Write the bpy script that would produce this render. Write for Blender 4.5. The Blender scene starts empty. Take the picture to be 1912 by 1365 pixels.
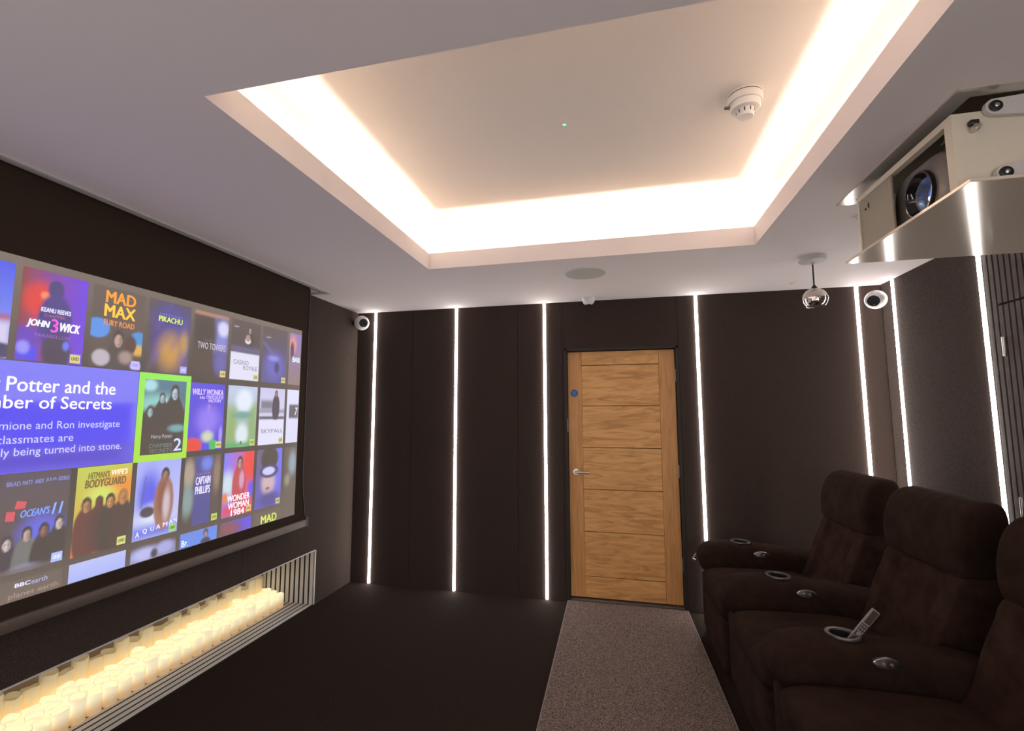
import bpy, bmesh, math, random
import numpy as np
from mathutils import Vector, Matrix, Quaternion
random.seed(7)
C = bpy.context.scene.collection
sc = bpy.context.scene
PI = math.pi

# ------------------------------------------------------------------ camera
cam = bpy.data.cameras.new('camera'); camo = bpy.data.objects.new('camera', cam); C.objects.link(camo)
yaw, pitch = math.radians(-13.7444), math.radians(6.0651)
fw = Vector((math.sin(yaw)*math.cos(pitch), math.cos(yaw)*math.cos(pitch), math.sin(pitch)))
rt = Vector((math.cos(yaw), -math.sin(yaw), 0)); up = rt.cross(fw)
M = Matrix((rt, up, -fw)).transposed().to_4x4(); M.translation = (0, 0, 1.4648)
camo.matrix_world = M
cam.sensor_fit = 'HORIZONTAL'; cam.sensor_width = 36.0; cam.lens = 901.986/1912*36
cam.shift_x = 26/1912; cam.shift_y = -4.5/1912; cam.clip_start = 0.05
sc.camera = camo
# ------------------------------------------------------------------ world, view
w = bpy.data.worlds.new('world'); sc.world = w; w.use_nodes = True
w.node_tree.nodes['Background'].inputs[0].default_value = (.02, .018, .017, 1)
w.node_tree.nodes['Background'].inputs[1].default_value = 0.5
vs = sc.view_settings
vs.view_transform = 'Standard'; vs.look = 'None'; vs.exposure = 0.0; vs.gamma = 1.0; vs.use_curve_mapping = False
# ------------------------------------------------------------------ room numbers (metres)
XL, XR, YF, YN, H = -2.316, 1.883, 3.9927, -1.9, 2.4
TX0, TX1, TY0, TY1 = -1.162, 0.768, 1.092, 2.855          # tray opening
UX0, UX1, UY0, UY1, UZ = -1.286, 0.860, 0.93, 3.030, 2.76  # raised ceiling
LIPZ, TRZ = 2.505, 2.425
HX0, HX1, HY0, HY1 = 0.985, 1.70, 1.585, 2.375             # projector hatch
COVE_W, COVE_COL = 3.4, (1.0, .88, .76)
def cove(name, x, y, length, along_x):
    L = bpy.data.lights.new(name, 'AREA'); L.shape = 'RECTANGLE'; L.size = length; L.size_y = .014
    L.energy = COVE_W*length; L.color = COVE_COL
    o = bpy.data.objects.new(name, L); C.objects.link(o)
    o.location = (x, y, TRZ+.012); o.rotation_euler = (PI, 0, 0 if along_x else PI/2)
cove('cove_light', (TX0+TX1)/2, TY1+.034, TX1-TX0+.06, True)
cove('cove_light', TX0-.034, (TY0+TY1)/2, TY1-TY0+.06, False)
cove('cove_light', TX1+.034, (TY0+TY1)/2, TY1-TY0+.06, False)
cove('cove_light', (TX0+TX1)/2, TY0-.034, TX1-TX0+.06, True)
LED_E = 27.0; PIC_E = 1.0; CANDLE_E = 0.36

# ------------------------------------------------------------------ materials
def mat(name, col, rough=.6, metal=0, spec=.5, emit=None, es=1.0, noise=None, bump=None, aniso=0, coat=0):
    m = bpy.data.materials.new(name); m.use_nodes = True
    nt = m.node_tree; b = nt.nodes['Principled BSDF']
    b.inputs['Base Color'].default_value = (*col, 1); b.inputs['Roughness'].default_value = rough
    b.inputs['Metallic'].default_value = metal; b.inputs['Specular IOR Level'].default_value = spec
    b.inputs['Coat Weight'].default_value = coat
    if aniso: b.inputs['Anisotropic'].default_value = aniso
    if emit: b.inputs['Emission Color'].default_value = (*emit, 1); b.inputs['Emission Strength'].default_value = es
    tc = nt.nodes.new('ShaderNodeTexCoord')
    def tex(scale, detail=2, rough_=.6):
        n = nt.nodes.new('ShaderNodeTexNoise'); n.inputs['Scale'].default_value = scale
        n.inputs['Detail'].default_value = detail; n.inputs['Roughness'].default_value = rough_
        nt.links.new(tc.outputs['Object'], n.inputs['Vector']); return n
    if noise:                                   # (scale, dark factor, light factor[, low, high])
        n = tex(noise[0], 3); r = nt.nodes.new('ShaderNodeValToRGB')
        r.color_ramp.elements[0].position = noise[3] if len(noise) > 3 else .35
        r.color_ramp.elements[1].position = noise[4] if len(noise) > 4 else .68
        r.color_ramp.elements[0].color = (*[c*noise[1] for c in col], 1)
        r.color_ramp.elements[1].color = (*[min(1, c*noise[2]) for c in col], 1)
        nt.links.new(n.outputs['Fac'], r.inputs['Fac']); nt.links.new(r.outputs['Color'], b.inputs['Base Color'])
    if bump:
        n = tex(bump[0], 4); bp = nt.nodes.new('ShaderNodeBump'); bp.inputs['Strength'].default_value = bump[1]
        bp.inputs['Distance'].default_value = bump[2] if len(bump) > 2 else .002
        nt.links.new(n.outputs['Fac'], bp.inputs['Height']); nt.links.new(bp.outputs['Normal'], b.inputs['Normal'])
    return m
def wood(name, c0, c1, horizontal):
    m = bpy.data.materials.new(name); m.use_nodes = True; nt = m.node_tree; b = nt.nodes['Principled BSDF']
    tc = nt.nodes.new('ShaderNodeTexCoord'); mp = nt.nodes.new('ShaderNodeMapping')
    mp.inputs['Scale'].default_value = (2.2, 1, 15) if horizontal else (26, 1, 1.6)
    nt.links.new(tc.outputs['Object'], mp.inputs['Vector'])
    n = nt.nodes.new('ShaderNodeTexNoise'); n.inputs['Scale'].default_value = 1.6; n.inputs['Detail'].default_value = 5
    n.inputs['Distortion'].default_value = 1.3; n.inputs['Roughness'].default_value = .55
    nt.links.new(mp.outputs['Vector'], n.inputs['Vector'])
    r = nt.nodes.new('ShaderNodeValToRGB'); e = r.color_ramp.elements
    e[0].position = .33; e[0].color = (*c0, 1); e[1].position = .62; e[1].color = (*c1, 1)
    x = e.new(.47); x.color = (*[(a*.45+d*.55) for a, d in zip(c0, c1)], 1)
    nt.links.new(n.outputs['Fac'], r.inputs['Fac']); nt.links.new(r.outputs['Color'], b.inputs['Base Color'])
    b.inputs['Roughness'].default_value = .45; b.inputs['Specular IOR Level'].default_value = .35
    return m
MT = {}
MT['paint'] = mat('ceiling_paint', (.83, .745, .735), .85, spec=.2, bump=(60, .03))
MT['cove'] = mat('cove_paint', (.86, .79, .735), .85, spec=.2)
MT['fabric'] = mat('wall_fabric', (.052, .036, .030), 1, spec=.15, noise=(260, .55, 1.5), bump=(420, .5, .002))
MT['fabriclit'] = mat('wall_fabric_lit', (.066, .049, .042), 1, spec=.15, noise=(260, .55, 1.5), bump=(420, .5, .002))  # the same wall fabric, its colour lightened to stand in for light falling there
MT['carpet'] = mat('dark_carpet', (.026, .0165, .0125), 1, spec=.1, noise=(190, .5, 1.6), bump=(300, .7, .004))
MT['runner'] = mat('runner_carpet', (.185, .140, .124), 1, spec=.1, noise=(170, .25, 2.3, .36, .74), bump=(300, .8, .004))
MT['runner_edge'] = mat('runner_edging', (.22, .19, .17), .7)
MT['black'] = mat('black_void', (.008, .007, .007), .8)
MT['blackcloth'] = mat('black_screen_cloth', (.044, .0285, .021), .95, spec=.15)
MT['darkgap'] = mat('dark_gap', (.012, .010, .009), .9)
MT['greybox'] = mat('grey_board', (.40, .365, .30), .8)
MT['dullmetal'] = mat('dull_grey_metal', (.30, .275, .26), .45, metal=.3)
MT['alu'] = mat('brushed_aluminium', (.62, .60, .60), .38, metal=.85, noise=(30, .93, 1.05))
MT['slatalu'] = mat('pale_metal_slat', (.74, .71, .71), .5, metal=0)
MT['chrome'] = mat('chrome', (.80, .74, .70), .17, metal=1)
MT['satin'] = mat('satin_chrome', (.62, .58, .55), .28, metal=1)
MT['mirror'] = mat('polished_steel', (.80, .70, .58), .11, metal=.3)
MT['steelframe'] = mat('polished_steel_frame', (.58, .53, .48), .11, metal=.4)
MT['white'] = mat('white_plastic', (.74, .71, .69), .4)
MT['whitepaint'] = mat('white_metal_trim', (.60, .56, .54), .5)
MT['cream'] = mat('cream_powder_coat', (.68, .61, .50), .5, noise=(8, .96, 1.02))
MT['grille'] = mat('speaker_mesh', (.52, .485, .46), .8)
MT['blackplastic'] = mat('black_plastic', (.012, .012, .013), .35)
MT['gloss'] = mat('gloss_black', (.010, .010, .012), .08, coat=.5)
MT['greyplastic'] = mat('grey_plastic', (.15, .132, .122), .35)
MT['suede'] = mat('brown_suede', (.031, .0175, .0125), 1, spec=.05, noise=(11, .78, 1.18), bump=(150, .25, .002))
MT['suedepanel'] = mat('brown_suede_panel', (.037, .0200, .0145), 1, spec=.05, noise=(14, .72, 1.2), bump=(150, .25, .002))
MT['cupring'] = mat('cup_ring', (.16, .14, .13), .35, metal=.6)
MT['slatwood'] = mat('brown_slat', (.115, .092, .080), .75, noise=(20, .85, 1.12))
MT['led'] = mat('led_diffuser', (.8, .85, .9), .5, emit=(1.0, .945, .90), es=LED_E)
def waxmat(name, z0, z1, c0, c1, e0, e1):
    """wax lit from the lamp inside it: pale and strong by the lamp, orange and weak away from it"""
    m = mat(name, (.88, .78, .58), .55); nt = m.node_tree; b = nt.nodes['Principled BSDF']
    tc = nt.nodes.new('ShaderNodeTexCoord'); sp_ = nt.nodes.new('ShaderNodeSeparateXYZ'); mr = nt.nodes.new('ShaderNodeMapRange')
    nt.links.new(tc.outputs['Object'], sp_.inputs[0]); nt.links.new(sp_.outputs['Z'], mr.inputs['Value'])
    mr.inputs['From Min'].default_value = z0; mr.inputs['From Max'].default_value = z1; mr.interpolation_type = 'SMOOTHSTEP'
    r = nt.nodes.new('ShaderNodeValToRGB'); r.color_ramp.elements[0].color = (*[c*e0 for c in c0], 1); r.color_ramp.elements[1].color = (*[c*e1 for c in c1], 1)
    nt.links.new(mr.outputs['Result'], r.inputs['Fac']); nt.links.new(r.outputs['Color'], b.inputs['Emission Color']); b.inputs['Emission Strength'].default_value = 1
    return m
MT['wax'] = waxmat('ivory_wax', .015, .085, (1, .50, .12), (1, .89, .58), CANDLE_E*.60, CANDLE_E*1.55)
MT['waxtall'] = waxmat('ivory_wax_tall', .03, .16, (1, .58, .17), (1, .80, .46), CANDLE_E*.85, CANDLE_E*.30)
MT['waxglow'] = mat('candle_glow', (.84, .76, .60), .6, emit=(1.0, .86, .58), es=CANDLE_E*1.6)
MT['waxdim'] = mat('candle_hollow', (.80, .70, .55), .7, emit=(1.0, .70, .36), es=CANDLE_E*.5)
MT['oakh'] = wood('oak_cross_grain', (.60, .285, .090), (.90, .495, .185), True)
MT['oakv'] = wood('oak_upright_grain', (.58, .28, .088), (.76, .39, .145), False)
MT['frame'] = mat('black_door_frame', (.014, .012, .012), .6)
MT['bluesign'] = mat('blue_sign', (.010, .12, .40), .4)
MT['signtext'] = mat('white_print', (.75, .78, .8), .5)
MT['green'] = mat('green_indicator', (.1, .8, .5), .4, emit=(.15, 1.0, .6), es=1.6)
MT['lensblue'] = mat('blue_lens', (.01, .04, .15), .05, emit=(.02, .16, .75), es=.9, coat=1)
MT['lenslight'] = mat('lens_light', (.8, .9, 1), .2, emit=(.6, .85, 1), es=6)
MT['brownscreen'] = mat('brown_display', (.075, .050, .032), .5, spec=.15)
def picmat(name, attr=True, col=None):
    m = bpy.data.materials.new(name); m.use_nodes = True; nt = m.node_tree; b = nt.nodes['Principled BSDF']
    b.inputs['Base Color'].default_value = (.30, .275, .262, 1); b.inputs['Roughness'].default_value = .9
    b.inputs['Specular IOR Level'].default_value = .1
    b.inputs['Emission Strength'].default_value = PIC_E
    if attr:
        a = nt.nodes.new('ShaderNodeVertexColor'); a.layer_name = 'picture'
        nt.links.new(a.outputs['Color'], b.inputs['Emission Color'])
    else: b.inputs['Emission Color'].default_value = (*col, 1)
    return m
MT['pic'] = picmat('projected_picture')
_pc = {}
def lin(c): return tuple(((v/255)/12.92 if v/255 <= .04045 else ((v/255+.055)/1.055)**2.4) for v in c)
def pcol(rgb):
    if rgb not in _pc: _pc[rgb] = picmat('projected_colour', False, lin(rgb))
    return _pc[rgb]

# ------------------------------------------------------------------ mesh helpers
class B:
    def __init__(s): s.v = []; s.f = []; s.mi = []; s.m = 0
    def add(s, vs, fs):
        o = len(s.v); s.v += [tuple(p) for p in vs]; s.f += [tuple(i+o for i in f) for f in fs]; s.mi += [s.m]*len(fs); return s
    def quad(s, a, b, c, d): return s.add([a, b, c, d], [(0, 1, 2, 3)])
    def box(s, x0, x1, y0, y1, z0, z1, bev=0, seg=2):
        if not bev:
            v = [(x, y, z) for z in (z0, z1) for y in (y0, y1) for x in (x0, x1)]
            return s.add(v, [(0, 2, 3, 1), (4, 5, 7, 6), (0, 1, 5, 4), (2, 6, 7, 3), (0, 4, 6, 2), (1, 3, 7, 5)])
        bm = bmesh.new(); bmesh.ops.create_cube(bm, size=1)
        for q in bm.verts: q.co = ((x0+x1)/2+q.co.x*(x1-x0), (y0+y1)/2+q.co.y*(y1-y0), (z0+z1)/2+q.co.z*(z1-z0))
        bmesh.ops.bevel(bm, geom=bm.edges[:], offset=bev, segments=seg, profile=.5, affect='EDGES')
        return s.bm(bm)
    def bm(s, bm):
        bm.verts.index_update(); s.add([q.co[:] for q in bm.verts], [[q.index for q in f.verts] for f in bm.faces]); bm.free(); return s
    def loft(s, rings, cap=True):
        n = len(rings[0]); o = []; fs = []
        for r in rings: o += r
        for i in range(len(rings)-1):
            for j in range(n):
                k = (j+1) % n; fs.append((i*n+j, i*n+k, (i+1)*n+k, (i+1)*n+j))
        if cap: fs.append(tuple(range(n-1, -1, -1))); fs.append(tuple((len(rings)-1)*n+j for j in range(n)))
        return s.add(o, fs)
    def lathe(s, prof, c=(0, 0, 0), axis=(0, 0, 1), n=32, cap=True):
        q = Vector((0, 0, 1)).rotation_difference(Vector(axis).normalized()); c = Vector(c); rings = []
        for r, h in prof:
            rings.append([tuple(c+q @ Vector((max(r, 1e-5)*math.cos(2*PI*j/n), max(r, 1e-5)*math.sin(2*PI*j/n), h))) for j in range(n)])
        return s.loft(rings, cap)
    def cyl(s, a, b, r, n=20, r2=None):
        a, b = Vector(a), Vector(b); d = b-a
        return s.lathe([(r, 0), (r if r2 is None else r2, d.length)], a, d, n)
    def tube(s, pts, r, n=10):
        pts = [Vector(p) for p in pts]; rings = []
        for i, p in enumerate(pts):
            t = (pts[min(i+1, len(pts)-1)]-pts[max(i-1, 0)]).normalized()
            a = t.orthogonal().normalized() if i == 0 else (a-t*a.dot(t)).normalized()
            b_ = t.cross(a); rings.append([tuple(p+(a*math.cos(2*PI*j/n)+b_*math.sin(2*PI*j/n))*r) for j in range(n)])
        return s.loft(rings)
    def xf(s, Mx): s.v = [tuple(Mx @ Vector(p)) for p in s.v]; return s
def tag(o, label=None, cat=None, group=None, kind=None):
    if label: o['label'] = label
    if cat: o['category'] = cat
    if group: o['group'] = group
    if kind: o['kind'] = kind
    return o
def obj(name, b, mats, parent=None, smooth=False, world=True, label=None, fixn=True):
    me = bpy.data.meshes.new(name)
    off = Vector((0, 0, 0))
    if parent is not None and world:
        p = parent
        while p is not None: off += p.location; p = p.parent
    me.from_pydata([tuple(Vector(p)-off) for p in b.v], [], b.f)
    for m in (mats if isinstance(mats, (list, tuple)) else [mats]): me.materials.append(MT[m] if isinstance(m, str) else m)
    for p, i in zip(me.polygons, b.mi): p.material_index = i
    if fixn:
        bm = bmesh.new(); bm.from_mesh(me); bmesh.ops.recalc_face_normals(bm, faces=bm.faces); bm.to_mesh(me); bm.free()
    if smooth:
        me.set_sharp_from_angle(angle=math.radians(smooth if smooth is not True else 40))
        for p in me.polygons: p.use_smooth = True
    o = bpy.data.objects.new(name, me); C.objects.link(o)
    if parent is not None: o.parent = parent
    if label: o['label'] = label
    return o
def thing(name, loc, label, cat, group=None, rz=0, kind=None):
    o = bpy.data.objects.new(name, None); C.objects.link(o); o.location = loc; o.rotation_euler = (0, 0, rz); o.empty_display_size = .1
    return tag(o, label, cat, group, kind)
def copy_tree(o, parent=None):
    c = o.copy(); C.objects.link(c); c.parent = parent
    for ch in list(o.children): copy_tree(ch, c)
    return c
def struct(name, b, mats, parent=None, smooth=False, label=None, cat=None, fixn=True):
    o = obj(name, b, mats, parent, smooth, fixn=fixn)
    if parent is None: tag(o, label, cat, kind='structure')
    return o
def text_bm(s, w, h, bold=.0, shear=0.0):
    """flat letters fitted to a w x h box whose lower corner is the origin"""
    cu = bpy.data.curves.new('t', 'FONT'); cu.body = s; cu.offset = 0; cu.shear = shear; cu.resolution_u = 3; cu.align_x = 'CENTER'
    o = bpy.data.objects.new('t', cu); C.objects.link(o)
    dg = bpy.context.evaluated_depsgraph_get(); dg.update()
    me = bpy.data.meshes.new_from_object(o.evaluated_get(dg))
    v = np.array([q.co[:2] for q in me.vertices]); f = [tuple(p.vertices) for p in me.polygons]
    bpy.data.objects.remove(o); bpy.data.curves.remove(cu); bpy.data.meshes.remove(me)
    lo, hi = v.min(0), v.max(0); v = (v-lo)/(hi-lo)*np.array([w, h])
    if bold > .008:
        d = max(bold, .012)*h*1.5; n = len(v)
        v = np.concatenate([v, v+[d, 0], v+[-d, 0], v+[0, d*.8]]); f = [tuple(i+n*k for i in q) for k in range(4) for q in f]
    return v, f

# ================================================================== the setting
b = B().quad((XL-.65, YN, 0), (XR, YN, 0), (XR, YF+.35, 0), (XL-.65, YF+.35, 0))
struct('floor', b, 'carpet', label='dark brown carpet covering the room floor', cat='floor', fixn=False)

def holed(b, x0, x1, y0, y1, holes, put):
    xs = sorted({x0, x1, *[h[i] for h in holes for i in (0, 1)]}); ys = sorted({y0, y1, *[h[i] for h in holes for i in (2, 3)]})
    for i in range(len(xs)-1):
        for j in range(len(ys)-1):
            cx, cy = (xs[i]+xs[i+1])/2, (ys[j]+ys[j+1])/2
            if any(h[0] < cx < h[1] and h[2] < cy < h[3] for h in holes): continue
            b.quad(*[put(*p) for p in ((xs[i], ys[j]), (xs[i], ys[j+1]), (xs[i+1], ys[j+1]), (xs[i+1], ys[j]))])
SX0, SX1, SY0, SY1 = -2.300, -2.130, .45, 3.25              # screen slot in the ceiling
b = B()
holed(b, XL, XR, YN, YF, [(TX0, TX1, TY0, TY1), (HX0, HX1, HY0, HY1), (SX0, SX1, SY0, SY1)], lambda x, y: (x, y, H))
b.m = 1
def ringwall(b, r, z0, z1):
    x0, x1, y0, y1 = r
    for (p, q) in (((x0, y0), (x1, y0)), ((x1, y0), (x1, y1)), ((x1, y1), (x0, y1)), ((x0, y1), (x0, y0))):
        b.quad((*p, z0), (*q, z0), (*q, z1), (*p, z1))
def ringflat(b, r, R, z):
    (x0, x1, y0, y1), (X0, X1, Y0, Y1) = r, R
    a = [(x0, y0), (x1, y0), (x1, y1), (x0, y1)]; A = [(X0, Y0), (X1, Y0), (X1, Y1), (X0, Y1)]
    for i in range(4):
        j = (i+1) % 4; b.quad((*a[i], z), (*a[j], z), (*A[j], z), (*A[i], z))
T = (TX0, TX1, TY0, TY1); T2 = (TX0-.012, TX1+.012, TY0-.012, TY1+.012); U = (UX0, UX1, UY0, UY1)
b.m = 0; ringwall(b, T, H, LIPZ)
b.m = 1; ringflat(b, T, T2, LIPZ); ringwall(b, T2, LIPZ, TRZ); ringflat(b, T2, U, TRZ); ringwall(b, U, TRZ, UZ)
b.quad((UX0, UY0, UZ), (UX1, UY0, UZ), (UX1, UY1, UZ), (UX0, UY1, UZ))
b.m = 2                                                       # the void over the hatch
hr = (HX0, HX1, HY0, HY1); ringwall(b, hr, H, 2.74); b.quad((HX0, HY0, 2.74), (HX1, HY0, 2.74), (HX1, HY1, 2.74), (HX0, HY1, 2.74))
b.m = 3
sr = (SX0, SX1, SY0, SY1); ringwall(b, sr, H, 2.52); b.quad((SX0, SY0, 2.52), (SX1, SY0, 2.52), (SX1, SY1, 2.52), (SX0, SY1, 2.52))
struct('ceiling', b, ['paint', 'cove', 'greybox', 'darkgap'], label='pale ceiling with a raised tray lit by a hidden cove', cat='ceiling', fixn=False)
# screen slot trim
b = B()
b.box(SX1-.010, SX1+.004, SY0, SY1, 2.392, 2.412); b.box(SX1-.022, SX1-.014, SY0, SY1-.02, 2.394, 2.41)
b.box(SX0, SX1, SY1-.012, SY1+.004, 2.393, 2.412)
b.box(-2.196, SX1-.024, SY0, SY1-.02, 2.404, 2.412); b.box(SX0, -2.222, SY0, SY1-.02, 2.404, 2.412)
struct('trim_1', b, 'whitepaint', label='white metal trim round the screen slot in the ceiling', cat='trim')

# far wall: backing with the door opening, fabric panels between the strips
OX0, OX1, OZ = -.411, .478, 2.005
S_X = [-2.136, -1.355, -.575, .624, 1.728]                   # LED strips on the far wall
SW = .013
b = B()
holed(b, XL, XR, 0, H, [(OX0, OX1, -.01, OZ)], lambda x, z: (x, YF+.012, z))
wf = struct('wall_far', b, 'darkgap', label='dark fabric wall with upright light strips and an oak door', cat='wall')
def panel(x0, x1, z0=0.0, z1=H):
    obj('fabric_panel', B().box(x0, x1, YF, YF+.011, z0, z1), 'fabric', wf)
g = .0015
edges = [(XL, S_X[0]-SW), (S_X[0]+SW, -1.768), (-1.768, S_X[1]-SW), (S_X[1]+SW, -.806), (-.806, S_X[2]-SW), (S_X[2]+SW, -.427)]
for x0, x1 in edges: panel(x0+g, x1-g)
panel(-.427+g, OX0); panel(OX1, .482); panel(OX0+g, OX1-g, OZ, H)
for x0, x1 in ((.482, S_X[3]-SW), (S_X[3]+SW, S_X[4]-SW), (S_X[4]+SW, XR)): panel(x0+g, x1-g)
# door recess
DY = YF+.065
b = B()
b.box(OX0, OX0+.017, YF+.0, DY+.06, 0, OZ); b.box(OX1-.017, OX1, YF+.0, DY+.06, 0, OZ); b.box(OX0, OX1, YF+.0, DY+.06, OZ-.017, OZ)
b.box(OX0+.017, OX1-.017, DY+.05, DY+.06, 0, OZ-.017)
df = struct('trim_2', b, 'frame', label='black lining round the oak door', cat='door frame')
b = B().box(OX0+.017, OX1-.017, YF+.04, DY+.045, 0, .012)
struct('trim_3', b, 'alu', label='thin metal threshold under the oak door', cat='trim')
D0, D1, DZ0, DZ1 = -.391, .457, .024, 1.984
d = thing('door_1', ((D0+D1)/2, DY, 0), 'oak door of wide horizontal boards with a lever handle', 'door', kind='structure')
ST0, ST1 = -.277, .334
obj('stile', B().box(D0, ST0-.001, DY, DY+.044, DZ0, DZ1, .0015, 1), 'oakv', d)
obj('stile', B().box(ST1+.001, D1, DY, DY+.044, DZ0, DZ1, .0015, 1), 'oakv', d)
zz = [DZ0, .185, .530, .862, 1.196, 1.534, 1.869, DZ1]
b = B()
for i in range(7): b.box(ST0, ST1, DY+.001, DY+.044, zz[i]+(.0022 if i else 0), zz[i+1]-(.0022 if i < 6 else 0), .002, 1)
obj('board_panel', b, 'oakh', d)
b = B().lathe([(.026, 0), (.026, .008), (.024, .010)], (-.335, DY, 1.0), (0, -1, 0), 28).cyl((-.335, DY, 1.0), (-.335, DY-.05, 1.0), .009)
hd = obj('door_handle', b, 'satin', d, 35)
obj('lever', B().tube([(-.342, DY-.05, 1.0), (-.30, DY-.051, 1.0), (-.222, DY-.051, 1.0)], .0095), 'satin', hd, 50)
for z in (1.775, 1.022, .317): obj('hinge', B().box(D1-.004, D1+.010, DY-.008, DY+.02, z-.05, z+.05, .003, 1), 'satin', d, 40)
b = B().lathe([(.031, 0), (.031, .003)], (-.340, DY, 1.640), (0, -1, 0), 36)
sg = obj('fire_sign', b, 'bluesign', d, 30)
b = B()
for k, s in enumerate(('Fire door', 'keep', 'shut')):
    ww = (.040, .021, .018)[k]; v, f = text_bm(s, ww, .0085, .01)
    b.add([(-.340-ww/2+q[0], DY-.0036, 1.650-k*.0135+q[1]-.004) for q in v], f)
obj('lettering', b, 'signtext', sg, fixn=False)
struct('trim_4', B().box(OX0+.0165, OX0+.020, YF+.018, YF+.04, 1.325, 1.43), 'satin', label='chrome latch plate in the black door lining', cat='latch plate')

# wall with the screen: niche at the floor
NZ, NY0, NY1, NX = .415, .35, 3.466, -2.885
b = B()
holed(b, YN, YF, 0, H, [(NY0, NY1, -.01, NZ)], lambda y, z: (XL, y, z))
b.m = 1
b.quad((XL, NY0, NZ), (XL, NY1, NZ), (NX, NY1, NZ), (NX, NY0, NZ)); b.quad((NX, NY0, 0), (NX, NY1, 0), (NX, NY1, NZ), (NX, NY0, NZ))
for y in (NY0, NY1): b.quad((XL, y, 0), (NX, y, 0), (NX, y, NZ), (XL, y, NZ))
b.quad((XL, NY0, .001), (XL, NY1, .001), (NX, NY1, .001), (NX, NY0, .001))
for y in (2.686,): b.box(XL-.001, XL+.0008, y-.0015, y+.0015, NZ, H)
struct('wall_left', b, ['fabriclit', 'black'], label='dark fabric wall behind the screen with a low niche', cat='wall')
b = B()
b.box(XL-.004, XL+.003, NY0, NY1, NZ-.007, NZ); b.box(XL-.004, XL+.003, NY1-.012, NY1, .004, NZ)
struct('trim_5', b, 'slatalu', label='thin metal edge round the candle niche', cat='trim')
for side, q in (('near', ((XL, YN, 0), (XR, YN, 0), (XR, YN, H), (XL, YN, H))),):
    struct('wall_'+side, B().quad(*q), 'fabric', label='dark fabric wall behind the camera', cat='wall')

# wall behind the seats: fabric, two light strips, slatted cladding with a hidden door
Y6, Y7 = 3.833, 3.020
b = B().quad((XR+.03, YN, 0), (XR+.03, YF, 0), (XR+.03, YF, H), (XR+.03, YN, H))
wr = struct('wall_right', b, 'darkgap', label='wall behind the seats with fabric and slatted cladding', cat='wall')
for y0, y1 in ((Y6+SW, YF), (Y7+SW, Y6-SW)): obj('fabric_panel', B().box(XR, XR+.02, y0+g, y1-g, 0, H), 'fabriclit', wr)
P = .0362; ys = 2.992
sl = tag(obj('slatted_cladding', B().box(XR+.014, XR+.028, YN, Y7-SW, 0, H), 'darkgap'), 'brown vertical slat cladding behind the seats', 'cladding', kind='structure')
ds = thing('door_2', (XR, 2.5, 0), 'hidden door of brown slats flush in the cladding', 'door', kind='structure')
DH = 2.012; k = 0; b_above = B(); b_door = B()
y = ys
while y > 1.2:
    y0, y1 = y-P+.0105, y
    if 2.08 < (y0+y1)/2 < 2.918:
        b_above.box(XR-.004, XR+.014, y0, y1, DH+.006, H); b_door.box(XR-.004, XR+.014, y0, y1, .006, DH-.004)
    else: b_above.box(XR-.004, XR+.014, y0, y1, 0, H)
    y -= P
obj('slat_strips', b_above, 'slatwood', sl)
obj('slat_strips', b_door, 'slatwood', ds)
for z in (1.800, 1.020, .3): obj('hinge', B().box(XR-.010, XR-.003, 2.895, 2.915, z-.048, z+.048, .002, 1).cyl((XR-.010, 2.905, z-.048), (XR-.010, 2.905, z+.048), .005), 'satin', ds, 40)

# ================================================================== light strips
ordn = ['first', 'second', 'third', 'fourth', 'fifth', 'sixth', 'seventh', 'eighth', 'ninth', 'tenth', 'eleventh', 'twelfth', 'thirteenth',
        'fourteenth', 'fifteenth', 'sixteenth', 'seventeenth', 'eighteenth', 'nineteenth', 'twentieth', '21st', '22nd', '23rd', '24th', '25th', '26th', '27th', '28th', '29th', '30th']
def strip(x, y, nrm, label, SW=SW):
    tx, ty = nrm
    t = thing('light_strip', (x, y, .004), label, 'light strip', 'upright light strips on the walls')
    px, py = -ty, tx
    def bar(w_, d0, d1, z0, z1):
        pts = []
        for z in (z0, z1):
            for d_, s in ((d0, -1), (d0, 1), (d1, 1), (d1, -1)): pts.append((x+tx*d_+px*s*w_, y+ty*d_+py*s*w_, z))
        return B().add(pts, [(0, 3, 2, 1), (4, 5, 6, 7), (0, 1, 5, 4), (1, 2, 6, 5), (2, 3, 7, 6), (3, 0, 4, 7)])
    obj('channel', bar(SW, -.010, .0005, .004, H-.003), 'alu', t)
    rings = []
    for z in (.006, H-.004):
        rings.append([(x+tx*(.001+.011*math.sin(a))+px*SW*.82*math.cos(a), y+ty*(.001+.011*math.sin(a))+py*SW*.82*math.cos(a), z) for a in [PI*j/10 for j in range(11)]])
    obj('diffuser', B().loft(rings), 'led', t, 50)
lab = ['bright upright light strip beside the corner with the screen wall', 'bright light strip in mid wall, second from the screen wall',
       'bright light strip on the handle side of the oak door', 'bright light strip on the hinge side of the oak door',
       'bright light strip on the far wall beside the seat-side corner']
for x, l in zip(S_X, lab): strip(x, YF, (0, -1), l)
strip(XR, Y6, (-1, 0), 'bright light strip on the seat wall just past the corner')
strip(XR, Y7, (-1, 0), 'bright light strip where fabric meets the brown slats')
for i, x in enumerate((-1.75, -.85, .05, .95, 1.60)): strip(x, YN+.012, (0, 1), f'added fill light strip on the wall behind the camera, {ordn[i]} from the screen wall', .026)  # unseen strips added to brighten the near half of the room
for y in (-.35, -1.15): strip(XL, y, (1, 0), f'added fill light strip on the screen wall beyond the screen, {ordn[0 if y > -1 else 1]} past its end', .026)  # more added fill, out of view
for y in (-.35, -1.25): strip(XR, y, (-1, 0), f'added fill light strip on the slatted seat wall, {ordn[0 if y > -1 else 1]} behind the last recliner', .026)  # added out of view as well, for fill light

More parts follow.
